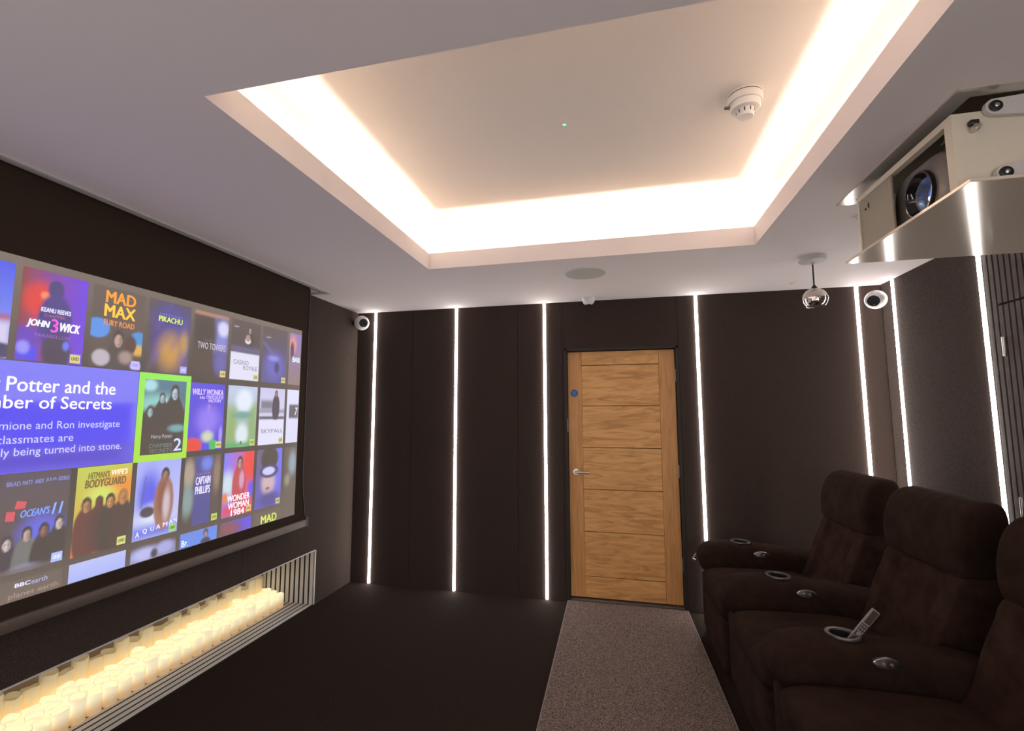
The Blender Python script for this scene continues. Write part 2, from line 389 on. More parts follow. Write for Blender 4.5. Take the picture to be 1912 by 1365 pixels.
# ================================================================== runner carpet
r0, r1, r2, r3 = (-.361-.03, 2.399-1.0), (-.411, 3.985), (.480, 3.985), (.540, 2.399-1.0)
def runner_q(ins): return [(r0[0]+ins, r0[1]), (r1[0]+ins, r1[1]), (r2[0]-ins, r2[1]), (r3[0]-ins, r3[1])]
t = thing('carpet_runner', (.05, 2.7, 0), 'speckled grey brown carpet runner leading to the oak door', 'carpet runner')
def slab(poly, z0, z1):
    n = len(poly); return B().add([(*p, z0) for p in poly]+[(*p, z1) for p in poly], [tuple(range(n-1, -1, -1)), tuple(range(n, 2*n))]+[(i, (i+1) % n, n+(i+1) % n, n+i) for i in range(n)])
obj('pile', slab(runner_q(.006), .001, .016), 'runner', t)
q = runner_q(0); q2 = runner_q(.0055)
obj('edging', slab([q[0], q[1], q2[1], q2[0]], .001, .0165), 'runner_edge', t)
obj('edging', slab([q[3], q[2], q2[2], q2[3]], .001, .0165), 'runner_edge', t)

# ================================================================== projection screen
SXP = -2.208
scr = thing('projection_screen', (SXP, 1.885, .66), 'large drop down projection screen showing rows of film posters', 'projection screen')
PY0, PY1, PZ0, PZ1 = .735, 3.030, .769, 2.069
b = B(); zs = [2.41-(2.41-.70)*i/24 for i in range(25)]
def edge(z): return 3.102+.052*max(0, 1-(z-.70)/.42)**2         # the sides flare out to the ends of the bar
for i in range(24):
    for sx in (0, 1):
        x = SXP-.004 if sx else SXP-.002
        b.quad((x, 3.765-edge(zs[i]), zs[i]), (x, edge(zs[i]), zs[i]), (x, edge(zs[i+1]), zs[i+1]), (x, 3.765-edge(zs[i+1]), zs[i+1]))
obj('cloth', b, 'blackcloth', scr, fixn=False)
bb = obj('bottom_bar', B().box(SXP-.016, SXP+.016, .60, 3.158, .664, .712, .005, 2), mat('bar_brown_metal', (.15, .115, .10), .5, metal=.3), scr, 40)
for y in (.594, 3.164): obj('end_cap', B().box(SXP-.018, SXP+.018, y-.008, y+.008, .662, .726, .004, 1), 'greyplastic', bb, 40)
obj('tension_cord', B().tube([(SXP, edge(.715+1.68*i/20)+.002, .715+1.68*i/20) for i in range(21)], .004, 6), 'blackplastic', scr, 60)
PX = SXP
def vgrid(name, y0, y1, z0, z1, x, fn, nu, nv, parent, label=None):
    """one projected picture: a grid of points, each with the colour projected there"""
    u, v = np.meshgrid(np.linspace(0, 1, nu+1), np.linspace(0, 1, nv+1))     # v downwards
    col = fn(u.ravel(), v.ravel())
    me = bpy.data.meshes.new(name)
    off = Vector(scr.location)
    vv = [(x-off.x, y0+(y1-y0)*a-off.y, z1-(z1-z0)*c-off.z) for a, c in zip(u.ravel(), v.ravel())]
    ff = [(j*(nu+1)+i+nu+1, j*(nu+1)+i+nu+2, j*(nu+1)+i+1, j*(nu+1)+i) for j in range(nv) for i in range(nu)]
    me.from_pydata(vv, [], ff); me.materials.append(MT['pic'])
    at = me.color_attributes.new('picture', 'FLOAT_COLOR', 'POINT')
    c4 = np.ones((len(vv), 4)); c4[:, :3] = col; at.data.foreach_set('color', c4.ravel())
    o = bpy.data.objects.new(name, me); C.objects.link(o); o.parent = parent
    if label: o['label'] = label
    return o
def L(c): c = np.array(c, float)/255; return np.where(c <= .04045, c/12.92, ((c+.055)/1.055)**2.4)
AMB = L((92, 80, 74))                                           # the lit cloth adds this by itself
def E(c): return np.maximum(L(c)-AMB*.9, 0)
def smooth(d, s): t_ = np.clip(.5-d/(2*s), 0, 1); return t_*t_*(3-2*t_)
def paint(ops, asp=1.5):
    def fn(u, v):
        col = np.zeros((len(u), 3))
        for op in ops:
            k = op[0]
            if k == 'lin': col = E(op[1])*(1-v)[:, None]+E(op[2])*v[:, None]; continue
            if k == 'hlin': col = E(op[1])*(1-u)[:, None]+E(op[2])*u[:, None]; continue
            c = E(op[1])
            if k == 'e': _, _, cx, cy, rx, ry, *s = op; a = smooth((np.hypot((u-cx)/rx, (v-cy)/ry)-1), (s[0] if s else .25)*(.45 if (s[0] if s else .25) < .45 else .9))
            elif k == 'r': _, _, x0, y0, x1, y1, *s = op; a = smooth(np.maximum(np.maximum(x0-u, u-x1), np.maximum(y0-v, v-y1)), s[0] if s else .03)
            elif k == 'l':
                _, _, x0, y0, x1, y1, rad, *s = op; dx, dy = x1-x0, (y1-y0)*asp; px, py = u-x0, (v-y0)*asp
                t_ = np.clip((px*dx+py*dy)/(dx*dx+dy*dy+1e-9), 0, 1); a = smooth(np.hypot(px-t_*dx, py-t_*dy)-rad, s[0] if s else .03)
            elif k == 'n':                                       # soft mottling
                _, _, amp, seed = op; a = np.clip(amp*(np.sin(u*9+seed)*np.sin(v*13+seed*2.3)+np.sin(u*23+v*17+seed*5)*.6), 0, 1)
            col = col*(1-a[:, None])+c*a[:, None]
        return col
    return fn
def person(cx, top, s, hair, skin, coat, lean=0.):
    """a small standing figure: coat, head, hair"""
    e_ = tuple(int(c*.62) for c in skin)
    return [('e', coat, cx, top+s*1.9, s*.95, s*1.5, .2), ('e', coat, cx, top+s*1.15, s*.8, s*.45, .25), ('e', hair, cx, top+s*.33, s*.40, s*.40, .2),
            ('e', skin, cx+lean*s, top+s*.45, s*.27, s*.30, .3), ('e', tuple(int(c*.82) for c in skin), cx+s*.14, top+s*.48, s*.13, s*.24, .4)]+[('e', e_, cx+k*s*.11, top+s*.42, s*.055, s*.022, .4) for k in (-1, 1)]+[('e', e_, cx, top+s*.60, s*.08, s*.02, .4), ('e', tuple(min(255, int(c*1.1)) for c in skin), cx-s*.01, top+s*.50, s*.025, s*.06, .4)]
VIO, WHT, YEL = (150, 140, 250), (228, 226, 250), (196, 205, 90)
COLS = [1.064+.262*i for i in range(8)]; PW = .238
ROWS = [(1.672, 2.035), (1.270, 1.636), (.872, 1.240)]
def words(parent, name, items, x=.0026):
    """items: (text, y0, y1, z0, z1, rgb, bold, shear) in metres on the cloth"""
    for s, y0, y1, z0, z1, c, bo, sh in items:
        v, f = text_bm(s, y1-y0, z1-z0, bo, sh)
        root = list(range(len(v)))
        def find(i):
            while root[i] != i: root[i] = root[root[i]]; i = root[i]
            return i
        for q in f:
            for i in q[1:]: root[find(i)] = find(q[0])
        isl = {}
        for q in f: isl.setdefault(find(q[0]), []).append(q)
        gl = sorted((min(v[i][0] for q in fs for i in q), max(v[i][0] for q in fs for i in q), fs) for fs in isl.values())
        hi = gl[0][1]; gaps = []
        for k in range(1, len(gl)): gaps.append((gl[k][0]-hi, k)); hi = max(hi, gl[k][1])
        cuts = sorted(k for _, k in sorted(gaps, reverse=True)[:len(s.split())-1])
        for k0, k1 in zip([0]+cuts, cuts+[len(gl)]):
            fs = [q for g_ in gl[k0:k1] for q in g_[2]]
            ids = sorted({i for q in fs for i in q}); mp = {i: j for j, i in enumerate(ids)}
            obj(name, B().add([(PX+x, y0+v[i][0], z0+v[i][1]) for i in ids], [[mp[i] for i in q] for q in fs]), pcol(c), parent, fixn=False)
def badge(parent, y, z, w_=.040, h_=.036, c=(206, 200, 120), ink=(66, 62, 40), txt='UHD'):
    o = obj('badge', B().quad((PX+.0030, y-w_, z), (PX+.0030, y, z), (PX+.0030, y, z+h_), (PX+.0030, y-w_, z+h_)), pcol(c), parent, fixn=False)
    v, f = text_bm(txt, w_*.7, h_*.4, .02)
    o.data.materials.append(pcol(ink)); me = o.data
    bm = bmesh.new(); bm.from_mesh(me); off = Vector(scr.location); vs_ = [bm.verts.new(Vector((PX+.0035, y-w_*.85+q[0], z+h_*.3+q[1]))-off) for q in v]
    for q in f:
        try: bm.faces.new([vs_[i] for i in q]).material_index = 1
        except ValueError: pass
    bm.to_mesh(me); bm.free()
def poster(col, row, ops, titles=(), bad=True, y1=None, label=None, nu=44, nv=66, **kw):
    y0 = COLS[col]; z0, z1 = ROWS[row] if not isinstance(row, tuple) else row
    o = vgrid('poster', y0, y1 or y0+PW, z0, z1, PX+.0012, paint(ops), nu, nv, scr, label)
    words(o, 'title', titles)
    if bad: badge(o, y0+PW-.008, z0+.006, **kw)
    return o
# the projected background
vgrid('picture_area', PY0, PY1, PZ0, PZ1, PX+.0004, paint([('lin', (128, 114, 104), (122, 106, 96)), ('e', (88, 74, 68), .60, .55, .55, .42, .6)]), 40, 24, scr)
SK, DK, MID = (176, 140, 122), (78, 64, 62), (110, 96, 92)
# first row
poster(0, 0, [('lin', (40, 96, 232), (140, 160, 250)), ('r', (180, 90, 110), 0, .55, 1, .62, .05), ('r', (214, 206, 236), 0, .62, 1, 1, .06), ('e', (70, 110, 100), .72, .45, .12, .22, .3), ('e', (40, 60, 110), .9, .92, .2, .08, .4)], bad=False, label='blue film poster cut by the picture edge')
poster(1, 0, [('hlin', (150, 60, 60), (118, 58, 226)), ('e', (226, 62, 40), .28, .33, .24, .20, .5), ('e', (250, 150, 110), .34, .27, .06, .04, .5), ('e', (74, 50, 130), .50, .18, .12, .10, .3), ('e', (70, 52, 140), .52, .55, .26, .32, .3),
              ('e', (112, 60, 190), .12, .75, .2, .12, .6), ('r', (84, 84, 236), .0, .84, .3, 1, .05), ('e', (160, 150, 250), .1, .86, .09, .07, .5), ('e', (80, 62, 92), .58, .88, .22, .2, .4), ('e', (120, 130, 240), .72, .80, .05, .05, .5)],
       [('KEANU REEVES', 1.398, 1.505, 1.872, 1.890, (226, 220, 245), .02, 0), ('CHAPTER', 1.408, 1.486, 1.853, 1.864, (190, 90, 120), 0, 0), ('JOHN', 1.354, 1.432, 1.802, 1.836, (240, 236, 255), .03, .25),
        ('3', 1.438, 1.462, 1.794, 1.848, (214, 92, 200), .02, 0), ('WICK', 1.470, 1.545, 1.802, 1.838, (240, 236, 255), .03, .25), ('PARABELLUM', 1.384, 1.508, 1.770, 1.783, (150, 96, 190), 0, 0)],
       label='red and violet film poster')
poster(2, 0, [('lin', (112, 98, 92), (104, 88, 82)), ('e', (96, 150, 230), .12, .52, .22, .12, .3), ('e', (70, 150, 214), .92, .62, .18, .12, .4), ('e', (222, 176, 92), .92, .74, .14, .07, .5),
              *person(.52, .53, .27, (62, 50, 52), (196, 164, 150), (96, 84, 82)), ('e', (190, 182, 190), .22, .88, .16, .10, .4), ('e', (100, 72, 72), .76, .68, .12, .12, .4), ('e', (170, 146, 140), .68, .85, .13, .08, .5), ('e', (176, 176, 250), .90, .95, .12, .05, .4)],
       [('MAD', 1.642, 1.777, 1.966, 2.019, (230, 150, 60), .03, 0), ('MAX', 1.640, 1.780, 1.902, 1.957, (240, 186, 70), .03, 0), ('FURY ROAD', 1.640, 1.780, 1.862, 1.888, (214, 140, 84), .015, 0)], c=(190, 180, 250), ink=(130, 110, 210), label='desert film poster with orange lettering')
poster(3, 0, [('lin', (104, 92, 92), (98, 84, 86)), ('e', (86, 82, 150), .55, .25, .45, .22, .7), ('e', (92, 76, 140), .22, .55, .14, .26, .6), ('e', (92, 80, 150), .85, .62, .14, .30, .6), ('e', (200, 150, 84), .54, .70, .27, .24, .8), ('e', (186, 150, 90), .86, .55, .10, .16, .8), ('n', (120, 108, 170), .25, 3)],
       [('DETECTIVE', 1.905, 2.035, 1.963, 1.971, (130, 140, 230), 0, 0), ('PIKACHU', 1.903, 2.036, 1.930, 1.957, (206, 222, 96), .03, .0)], c=(150, 150, 240), ink=(210, 210, 255), label='dark violet film poster with a plain amber glow')
poster(4, 0, [('lin', (98, 84, 80), (92, 78, 72)), ('r', (178, 134, 116), .0, .0, 1, .065, .02), ('r', (140, 140, 214), .62, .1, 1, .58, .12), ('e', (216, 214, 246), .84, .22, .16, .12, .5), ('e', (110, 104, 170), .8, .75, .2, .2, .6), ('e', (74, 62, 60), .32, .34, .28, .2, .5)],
       [('THE', 2.18, 2.235, 1.872, 1.880, (130, 120, 120), 0, 0), ('TWO TOWERS', 2.140, 2.333, 1.826, 1.862, (206, 200, 214), .005, 0)], label='dark grey film poster with pale lettering')
poster(5, 0, [('lin', (104, 90, 86), (88, 76, 80)), *person(.62, .08, .17, (70, 56, 52), (190, 160, 150), (76, 64, 64), 0), ('e', (228, 224, 240), .56, .33, .10, .05, .4), ('e', (176, 146, 132), .56, .28, .08, .06, .4), ('r', (112, 104, 140), 0, .44, 1, .54, .05), ('r', (226, 224, 244), 0, .545, 1, 1, .012)],
       [('007', 2.392, 2.43, 1.986, 1.996, (214, 210, 226), 0, .2), ('CASINO', 2.398, 2.520, 1.765, 1.792, (92, 90, 130), -.005, 0), ('ROYALE', 2.478, 2.594, 1.735, 1.762, (92, 90, 130), -.005, 0)], label='film poster with a white lower half')
poster(6, 0, [('lin', (104, 90, 86), (100, 94, 150)), ('e', (112, 108, 190), .5, .68, .36, .24, .6), ('e', (150, 146, 220), .45, .55, .2, .05, .6), ('e', (82, 74, 120), .6, .72, .10, .10, .5), ('l', (120, 112, 160), .05, .3, .45, .48, .03, .06)],
       [('007', 2.668, 2.71, 1.962, 1.972, (206, 202, 220), 0, .2)], label='dim blue film poster')
poster(7, 0, [('lin', (150, 126, 190), (150, 126, 120)), ('e', (226, 150, 140), .3, .22, .3, .16, .7), ('e', (100, 78, 90), .25, .33, .14, .16, .4)], [('BAB', 2.936, 3.012, 1.832, 1.868, (214, 232, 250), .03, 0)], bad=False, y1=3.024, label='pink and brown film poster cut by the picture edge', nu=14)
# second row: caption box, the chosen poster, others
cap = vgrid('caption_panel', .75, 1.824, 1.243, 1.667, PX+.0010, paint([('lin', (132, 128, 246), (124, 116, 240)), ('r', (74, 72, 240), 0, .36, .985, .80, .03), ('r', (92, 66, 205), 0, .80, .985, 1, .10)]), 60, 30, scr, 'violet blue caption panel')
words(cap, 'caption', [('Harry', 1.105, 1.292, 1.540, 1.604, WHT, .012, 0), ('Potter and the', 1.312, 1.716, 1.552, 1.607, WHT, .012, 0), ('Chamber of Secrets', 1.137, 1.704, 1.487, 1.537, WHT, .012, 0),
      ('Harry, Hermione and Ron investigate', 1.114, 1.748, 1.398, 1.438, (206, 204, 250), .004, 0), ('as their classmates are', 1.150, 1.558, 1.355, 1.386, (206, 204, 250), .004, 0), ('mysteriously being turned into stone.', 1.128, 1.764, 1.299, 1.339, (206, 204, 250), .004, 0)])
hp = vgrid('poster', 1.826, 2.115, 1.238, 1.667, PX+.0014, paint([('lin', (152, 236, 96), (176, 226, 70))]), 6, 8, scr, 'film poster in a bright lime frame')
hp2 = vgrid('picture', 1.856, 2.088, 1.270, 1.636, PX+.0020, paint([('lin', (96, 130, 150), (86, 74, 70)), ('e', (176, 220, 226), .12, .08, .16, .08, .5), ('e', (150, 206, 200), .3, .36, .5, .16, .7), ('e', (206, 236, 240), .6, .36, .16, .10, .5),
      ('e', (74, 62, 62), .30, .75, .5, .40, .3), ('e', (74, 62, 62), .72, .62, .40, .28, .3), *person(.72, .07, .26, (62, 56, 62), (190, 206, 220), (78, 66, 66)), *person(.42, .18, .18, (88, 84, 92), (186, 204, 214), (76, 66, 66)), *person(.16, .36, .19, (74, 66, 66), (160, 196, 196), (78, 68, 66)), ('e', (120, 170, 176), .82, .66, .2, .05, .6)]), 44, 66, hp)
words(hp, 'title', [('Harry Potter', 1.907, 2.022, 1.342, 1.366, (176, 184, 190), .004, 0), ('CHAMBER', 1.898, 2.026, 1.302, 1.322, (106, 128, 128), 0, 0), ('SECRETS', 1.902, 2.026, 1.277, 1.296, (100, 118, 120), 0, 0), ('2', 2.034, 2.078, 1.280, 1.342, (190, 206, 250), .01, 0)], x=.0034)
poster(4, 1, [('lin', (98, 84, 220), (104, 84, 214)), ('l', (214, 150, 200), .55, .35, .55, .7, .03, .05), ('e', (150, 126, 240), .55, .55, .3, .2, .8), ('e', (206, 214, 180), .55, .80, .16, .08, .6), ('e', (230, 80, 60), .15, .93, .26, .12, .3), ('e', (60, 190, 100), .72, .93, .12, .08, .4), ('r', (90, 84, 230), .42, .92, .62, 1, .04), ('e', (170, 150, 250), .93, .78, .05, .12, .5)],
       [('WILLY WONKA', 2.128, 2.336, 1.572, 1.604, (206, 190, 240), .02, .1), ('& the', 2.176, 2.208, 1.549, 1.566, (206, 190, 240), .01, 0), ('CHOCOLATE', 2.220, 2.338, 1.552, 1.570, (206, 190, 240), .02, .1), ('FACTORY', 2.236, 2.326, 1.532, 1.549, (206, 190, 240), .02, .1)], label='violet film poster with pale lettering')
poster(5, 1, [('lin', (196, 206, 236), (140, 170, 120)), ('r', (150, 176, 110), 0, .35, .3, .9, .12), ('r', (150, 176, 120), .72, .3, 1, .9, .12), ('e', (228, 236, 250), .55, .24, .28, .18, .5), ('e', (120, 166, 150), .5, .48, .3, .06, .6), ('e', (222, 232, 240), .52, .80, .2, .18, .5), ('r', (96, 176, 110), 0, .93, 1, 1, .05), ('e', (90, 110, 80), .5, .93, .03, .03, .4)],
       [('EXTENDED EDITION', 2.382, 2.608, 1.618, 1.629, (160, 180, 190), 0, 0)], c=(190, 200, 90), label='pale green film poster')
poster(6, 1, [('lin', (204, 200, 236), (226, 224, 246)), ('r', (130, 124, 140), .05, .22, .5, .38, .05), ('r', (150, 144, 160), .0, .38, 1, .44, .04), ('r', (104, 96, 106), 0, .5, 1, .555, .02), *person(.64, .04, .16, (70, 60, 62), (170, 140, 130), (76, 70, 86)), ('r', (80, 72, 88), .57, .3, .72, .55, .03), ('r', (226, 224, 248), 0, .565, 1, 1, .012)],
       [('SKYFALL', 2.656, 2.866, 1.345, 1.370, (84, 80, 96), -.01, 0)], c=(196, 196, 110), label='white film poster with spaced black lettering')
poster(7, 1, [('lin', (224, 224, 250), (222, 220, 246)), ('r', (110, 96, 106), .2, .28, 1, .54, .03)], [('7', 2.985, 3.012, 1.46, 1.512, (206, 226, 250), .02, .2)], bad=False, y1=3.024, label='white film poster cut by the picture edge', nu=12)
# third row
poster(1, 2, [('lin', (104, 90, 96), (104, 90, 84)), ('e', (112, 112, 226), .62, .62, .30, .16, .7), *person(.16, .62, .19, (80, 68, 66), (206, 190, 190), (82, 72, 80)), *person(.42, .56, .19, (80, 68, 66), (196, 170, 160), (124, 120, 116)), *person(.66, .55, .19, (70, 58, 58), (150, 110, 100), (78, 66, 70)), *person(.88, .50, .19, (78, 66, 64), (206, 190, 186), (76, 66, 68)), ('e', (150, 146, 180), .42, .98, .2, .05, .6), ('r', (122, 108, 100), 0, .96, 1, 1, .03)],
       [('BRAD', 1.345, 1.388, 1.196, 1.212, (128, 130, 190), .02, 0), ('MATT', 1.395, 1.428, 1.196, 1.212, (128, 130, 190), .02, 0), ('ANDY', 1.435, 1.466, 1.197, 1.213, (128, 130, 190), .02, 0), ('JULIA', 1.473, 1.510, 1.198, 1.214, (128, 130, 190), .02, 0), ('GEORGE', 1.516, 1.558, 1.198, 1.214, (128, 130, 190), .02, 0),
        ("OCEAN'S", 1.398, 1.496, 1.074, 1.102, (120, 150, 236), .02, .25), ('11', 1.504, 1.542, 1.068, 1.112, (130, 164, 246), .02, .25)], c=(160, 180, 250), ink=(222, 230, 255), label='brown film poster with four men in dark suits')
o = obj('dice', B().quad((PX+.003, 1.350, 1.070), (PX+.003, 1.378, 1.066), (PX+.003, 1.380, 1.100), (PX+.003, 1.352, 1.104)).quad((PX+.003, 1.376, 1.110), (PX+.003, 1.410, 1.108), (PX+.003, 1.414, 1.132), (PX+.003, 1.382, 1.140)), pcol((206, 60, 80)), scr, fixn=False)
poster(2, 2, [('lin', (196, 206, 90), (226, 160, 80)), ('e', (236, 150, 70), .8, .3, .4, .2, .8), ('e', (214, 226, 110), .45, .34, .25, .10, .7), ('e', (230, 110, 70), .2, .95, .2, .2, .7), ('e', (236, 100, 66), .6, .92, .16, .2, .7), *person(.2, .36, .22, (86, 60, 50), (196, 140, 96), (116, 66, 58)), *person(.42, .36, .19, (110, 74, 56), (120, 80, 62), (104, 62, 56)), *person(.62, .35, .22, (78, 56, 50), (206, 150, 104), (84, 56, 54)), *person(.86, .32, .24, (170, 126, 80), (200, 140, 92), (96, 62, 54))],
       [("HITMAN'S", 1.632, 1.722, 1.188, 1.216, (110, 100, 66), .02, .1), ("WIFE'S", 1.730, 1.804, 1.194, 1.218, (232, 226, 206), .02, .1), ('BODYGUARD', 1.622, 1.798, 1.150, 1.184, (110, 98, 64), .03, .1)], c=(206, 212, 120), ink=(50, 60, 40), label='yellow and orange film poster with a row of figures')
poster(3, 2, [('lin', (170, 176, 246), (206, 206, 244)), ('e', (104, 104, 232), .3, .45, .25, .3, .7), ('e', (222, 226, 250), .4, .72, .3, .14, .7), ('r', (122, 130, 226), 0, .84, 1, 1, .08), ('e', (96, 84, 90), .28, .66, .16, .07, .4), ('l', (90, 104, 160), .2, .2, .14, .6, .012, .03), *person(.64, .12, .24, (78, 62, 62), (170, 130, 110), (166, 120, 106)), ('e', (150, 96, 80), .6, .5, .12, .24, .5), ('e', (206, 190, 196), .7, .6, .08, .2, .6)],
       [('A', 1.864, 1.884, .888, .912, (222, 222, 250), .01, 0), ('Q', 1.900, 1.922, .896, .920, (222, 222, 250), .01, 0), ('U', 1.940, 1.958, .902, .922, (222, 222, 250), .01, 0), ('A', 1.970, 1.992, .905, .927, (222, 222, 250), .01, 0), ('M', 2.006, 2.030, .908, .930, (222, 222, 250), .01, 0), ('A', 2.040, 2.060, .914, .936, (222, 222, 250), .01, 0), ('N', 2.066, 2.084, .918, .940, (222, 222, 250), .01, 0)], c=(150, 206, 90), ink=(40, 60, 40), label='blue film poster with a long haired swimmer')
poster(4, 2, [('lin', (106, 92, 86), (100, 86, 80)), ('r', (92, 88, 150), .27, 0, .74, 1, .02), ('e', (122, 136, 226), .6, .12, .15, .10, .6), ('e', (176, 160, 140), .12, .25, .14, .2, .5), ('e', (140, 160, 160), .12, .62, .14, .22, .6), ('e', (150, 126, 110), .9, .3, .10, .24, .6)],
       [('TOM HANKS', 2.186, 2.282, 1.136, 1.148, (150, 120, 150), .01, 0), ('CAPTAIN', 2.186, 2.282, 1.086, 1.128, (214, 210, 240), .02, 0), ('PHILLIPS', 2.186, 2.282, 1.036, 1.078, (214, 210, 240), .02, 0)], c=(186, 206, 90), ink=(60, 70, 40), label='dark film poster with a slate blue middle band')
poster(5, 2, [('hlin', (130, 130, 246), (236, 84, 76)), ('e', (236, 80, 72), .85, .2, .26, .25, .6), ('e', (206, 222, 236), .15, .5, .2, .2, .7), ('e', (110, 96, 236), .95, .62, .12, .14, .7), ('r', (226, 84, 84), 0, .82, 1, 1, .12), ('e', (222, 140, 90), .08, .7, .12, .08, .6), *person(.52, .08, .24, (92, 58, 60), (196, 160, 146), (196, 84, 90)), ('e', (210, 160, 190), .6, .45, .08, .14, .5)],
       [('WONDER', 2.412, 2.588, .956, .992, (240, 236, 250), .02, 0), ('WOMAN', 2.420, 2.584, .914, .950, (240, 236, 250), .02, 0), ('1984', 2.446, 2.548, .872, .908, (240, 236, 250), .02, 0)], c=(214, 190, 120), label='red and blue film poster with white lettering')
poster(6, 2, [('lin', (116, 104, 130), (110, 100, 190)), ('e', (122, 120, 236), .85, .3, .2, .5, .7), ('e', (74, 60, 64), .5, .16, .34, .2, .35), ('e', (206, 180, 186), .48, .58, .26, .2, .5), ('e', (84, 70, 110), .5, .38, .36, .12, .3), ('e', (206, 206, 250), .48, .38, .24, .07, .4), ('e', (150, 96, 100), .46, .68, .08, .025, .5), ('e', (96, 86, 150), .55, .88, .4, .12, .6)], label='violet film poster of a head in goggles', c=(190, 190, 120))
poster(7, 2, [('lin', (112, 100, 90), (110, 98, 88)), ('e', (150, 166, 180), .7, .3, .3, .2, .7), ('e', (150, 150, 130), .3, .6, .2, .1, .6)], bad=False, y1=3.024, label='dim film poster cut by the picture edge', nu=10)
# fourth row, cut by the bottom of the picture
R4 = (.7715, .846)
o = poster(1, R4, [('lin', (118, 104, 96), (124, 108, 98))], [('BBC', 1.403, 1.452, .818, .832, (214, 216, 250), .03, 0), ('earth', 1.456, 1.510, .816, .834, (160, 176, 226), 0, 0), ('planet earth', 1.385, 1.550, .776, .800, (164, 136, 126), -.005, 0)], bad=False, label='brown film poster with faint lettering', nv=6)
poster(2, R4, [('lin', (190, 196, 246), (176, 186, 250))], bad=False, label='pale blue film poster cut by the picture bottom', nv=6)
poster(3, R4, [('lin', (104, 90, 86), (150, 146, 190)), ('e', (190, 190, 240), .3, .6, .3, .4, .6), ('e', (176, 174, 226), .75, .5, .2, .4, .5), ('e', (96, 84, 90), .5, .7, .08, .3, .5)], bad=False, label='grey film poster cut by the picture bottom', nv=12)
poster(4, R4, [('lin', (120, 140, 226), (110, 150, 236)), ('e', (80, 70, 70), .68, .35, .07, .3, .4), ('e', (180, 150, 150), .68, .45, .04, .2, .5), ('e', (60, 66, 110), .68, .95, .14, .3, .4)], [('Br.', 2.122, 2.160, .780, .812, (214, 226, 250), .02, 0)], bad=False, label='blue film poster with a small head', nv=12)
poster(5, R4, [('hlin', (126, 96, 96), (110, 90, 226)), ('e', (150, 90, 96), .3, .6, .3, .4, .7)], bad=False, label='red and violet film poster cut by the picture bottom', nv=8)
poster(6, R4, [('lin', (118, 102, 92), (118, 102, 92))], [('MAD', 2.700, 2.842, .7725, .822, (196, 216, 96), .03, 0)], bad=False, label='brown film poster with lime lettering', nv=4)

# ================================================================== niche slats and candles
sp = .0426
t = thing('niche_slat_lining', (-2.6, 2.0, 0), 'pale metal slats lining the floor and end of the candle niche', 'slat lining')
for k in range(13):
    xc = XL-.027-sp*k
    obj('slat', B().box(xc-.0142, xc+.0142, NY0+.004, NY1-.008, .002, .0045).box(xc-.0142, xc+.0142, NY1-.008, NY1-.003, .002, NZ-.004), 'slatalu', t)
obj('back_board', B().box(NX+.002, NX+.010, NY0+.004, NY1-.017, .002, NZ-.004), mat('grey_back_board', (.46, .42, .38), .55), t)
def candle_mesh(h, seed):
    r = random.Random(seed); n = 24; R = .0362; ph = r.random()*6; amp = .006; b = B(); rings = []
    def rim(a): return amp*math.sin(a+ph)+.003*math.sin(3*a+ph*2)
    for rr, z, k in ((R-.003, 0, 0), (R, .003, 0), (R, h*.5, 0), (R, h-.004, 1), (R-.0012, h-.0008, 1), (R-.003, h-.001, 1), (R-.0045, h-.005, 1), (R-.006, h-.022, .2)):
        rings.append([(rr*math.cos(2*PI*j/n), rr*math.sin(2*PI*j/n), z+k*rim(2*PI*j/n)) for j in range(n)])
    b.loft(rings, cap=False); b.add([rings[0][j] for j in range(n)], [tuple(range(n-1, -1, -1))])
    b.m = 1; b.add([rings[-1][j] for j in range(n)], [tuple(range(n))])
    b.add([(0, 0, h-.021)], [])
    return b
protos = {}
def candle(h, seed):
    key = (h, seed)
    if key not in protos:
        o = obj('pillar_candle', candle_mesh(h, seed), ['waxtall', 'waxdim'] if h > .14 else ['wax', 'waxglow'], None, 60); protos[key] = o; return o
    o = protos[key].copy(); C.objects.link(o); return o
back = [(3.405, 2), (3.328, 2), (3.252, 1), (3.176, 2), (3.098, 2), (3.022, 1), (2.947, 2), (2.873, 1), (2.800, 2), (2.726, 1), (2.655, 2), (2.580, 1), (2.507, 1),
        (2.434, 2), (2.361, 1), (2.288, 2), (2.212, 1), (2.138, 1), (2.064, 2), (1.990, 1), (1.916, 2), (1.842, 1), (1.768, 1), (1.694, 2), (1.620, 1), (1.546, 2)]
# the row at the back follows the tops seen in the photo; the front rows step down in height
back = [(y+.036 if y < 2.6 else y+.012*(3.45-y)/.85, s) for y, s in back]
rows = [('back row', -2.785, back), ('third row from the front', -2.703, [(3.41-.0752*i, (0 if (i*7+2) % 5 else .5)) for i in range(25)]),
        ('second row from the front', -2.622, [(3.375-.0752*i, (0 if (i*5+1) % 4 else .5)) for i in range(25)]), ('front row', -2.545, [(3.352-.0752*i, (0, -.2, 0, -.1, .5)[i % 5]) for i in range(25)])]
for rn, x, lst in rows:
    cnt = {}
    for i, (y, s) in enumerate(lst):
        h = {2: .183, 1: .150}.get(s, .093+.05*s)
        word = {2: 'tall', 1: 'medium'}.get(s, 'short' if s <= 0 else 'raised')
        cnt[word] = cnt.get(word, 0)+1
        o = candle(round(h, 3), (i*3+len(rn)) % 4)
        o.location = (x+random.uniform(-.002, .002), y, .0048); o.rotation_euler = (0, 0, 0)
        tag(o, f'{word} ivory candle in the {rn}, {ordn[i]} from the slatted end', 'candle', 'ivory candles in the wall niche')

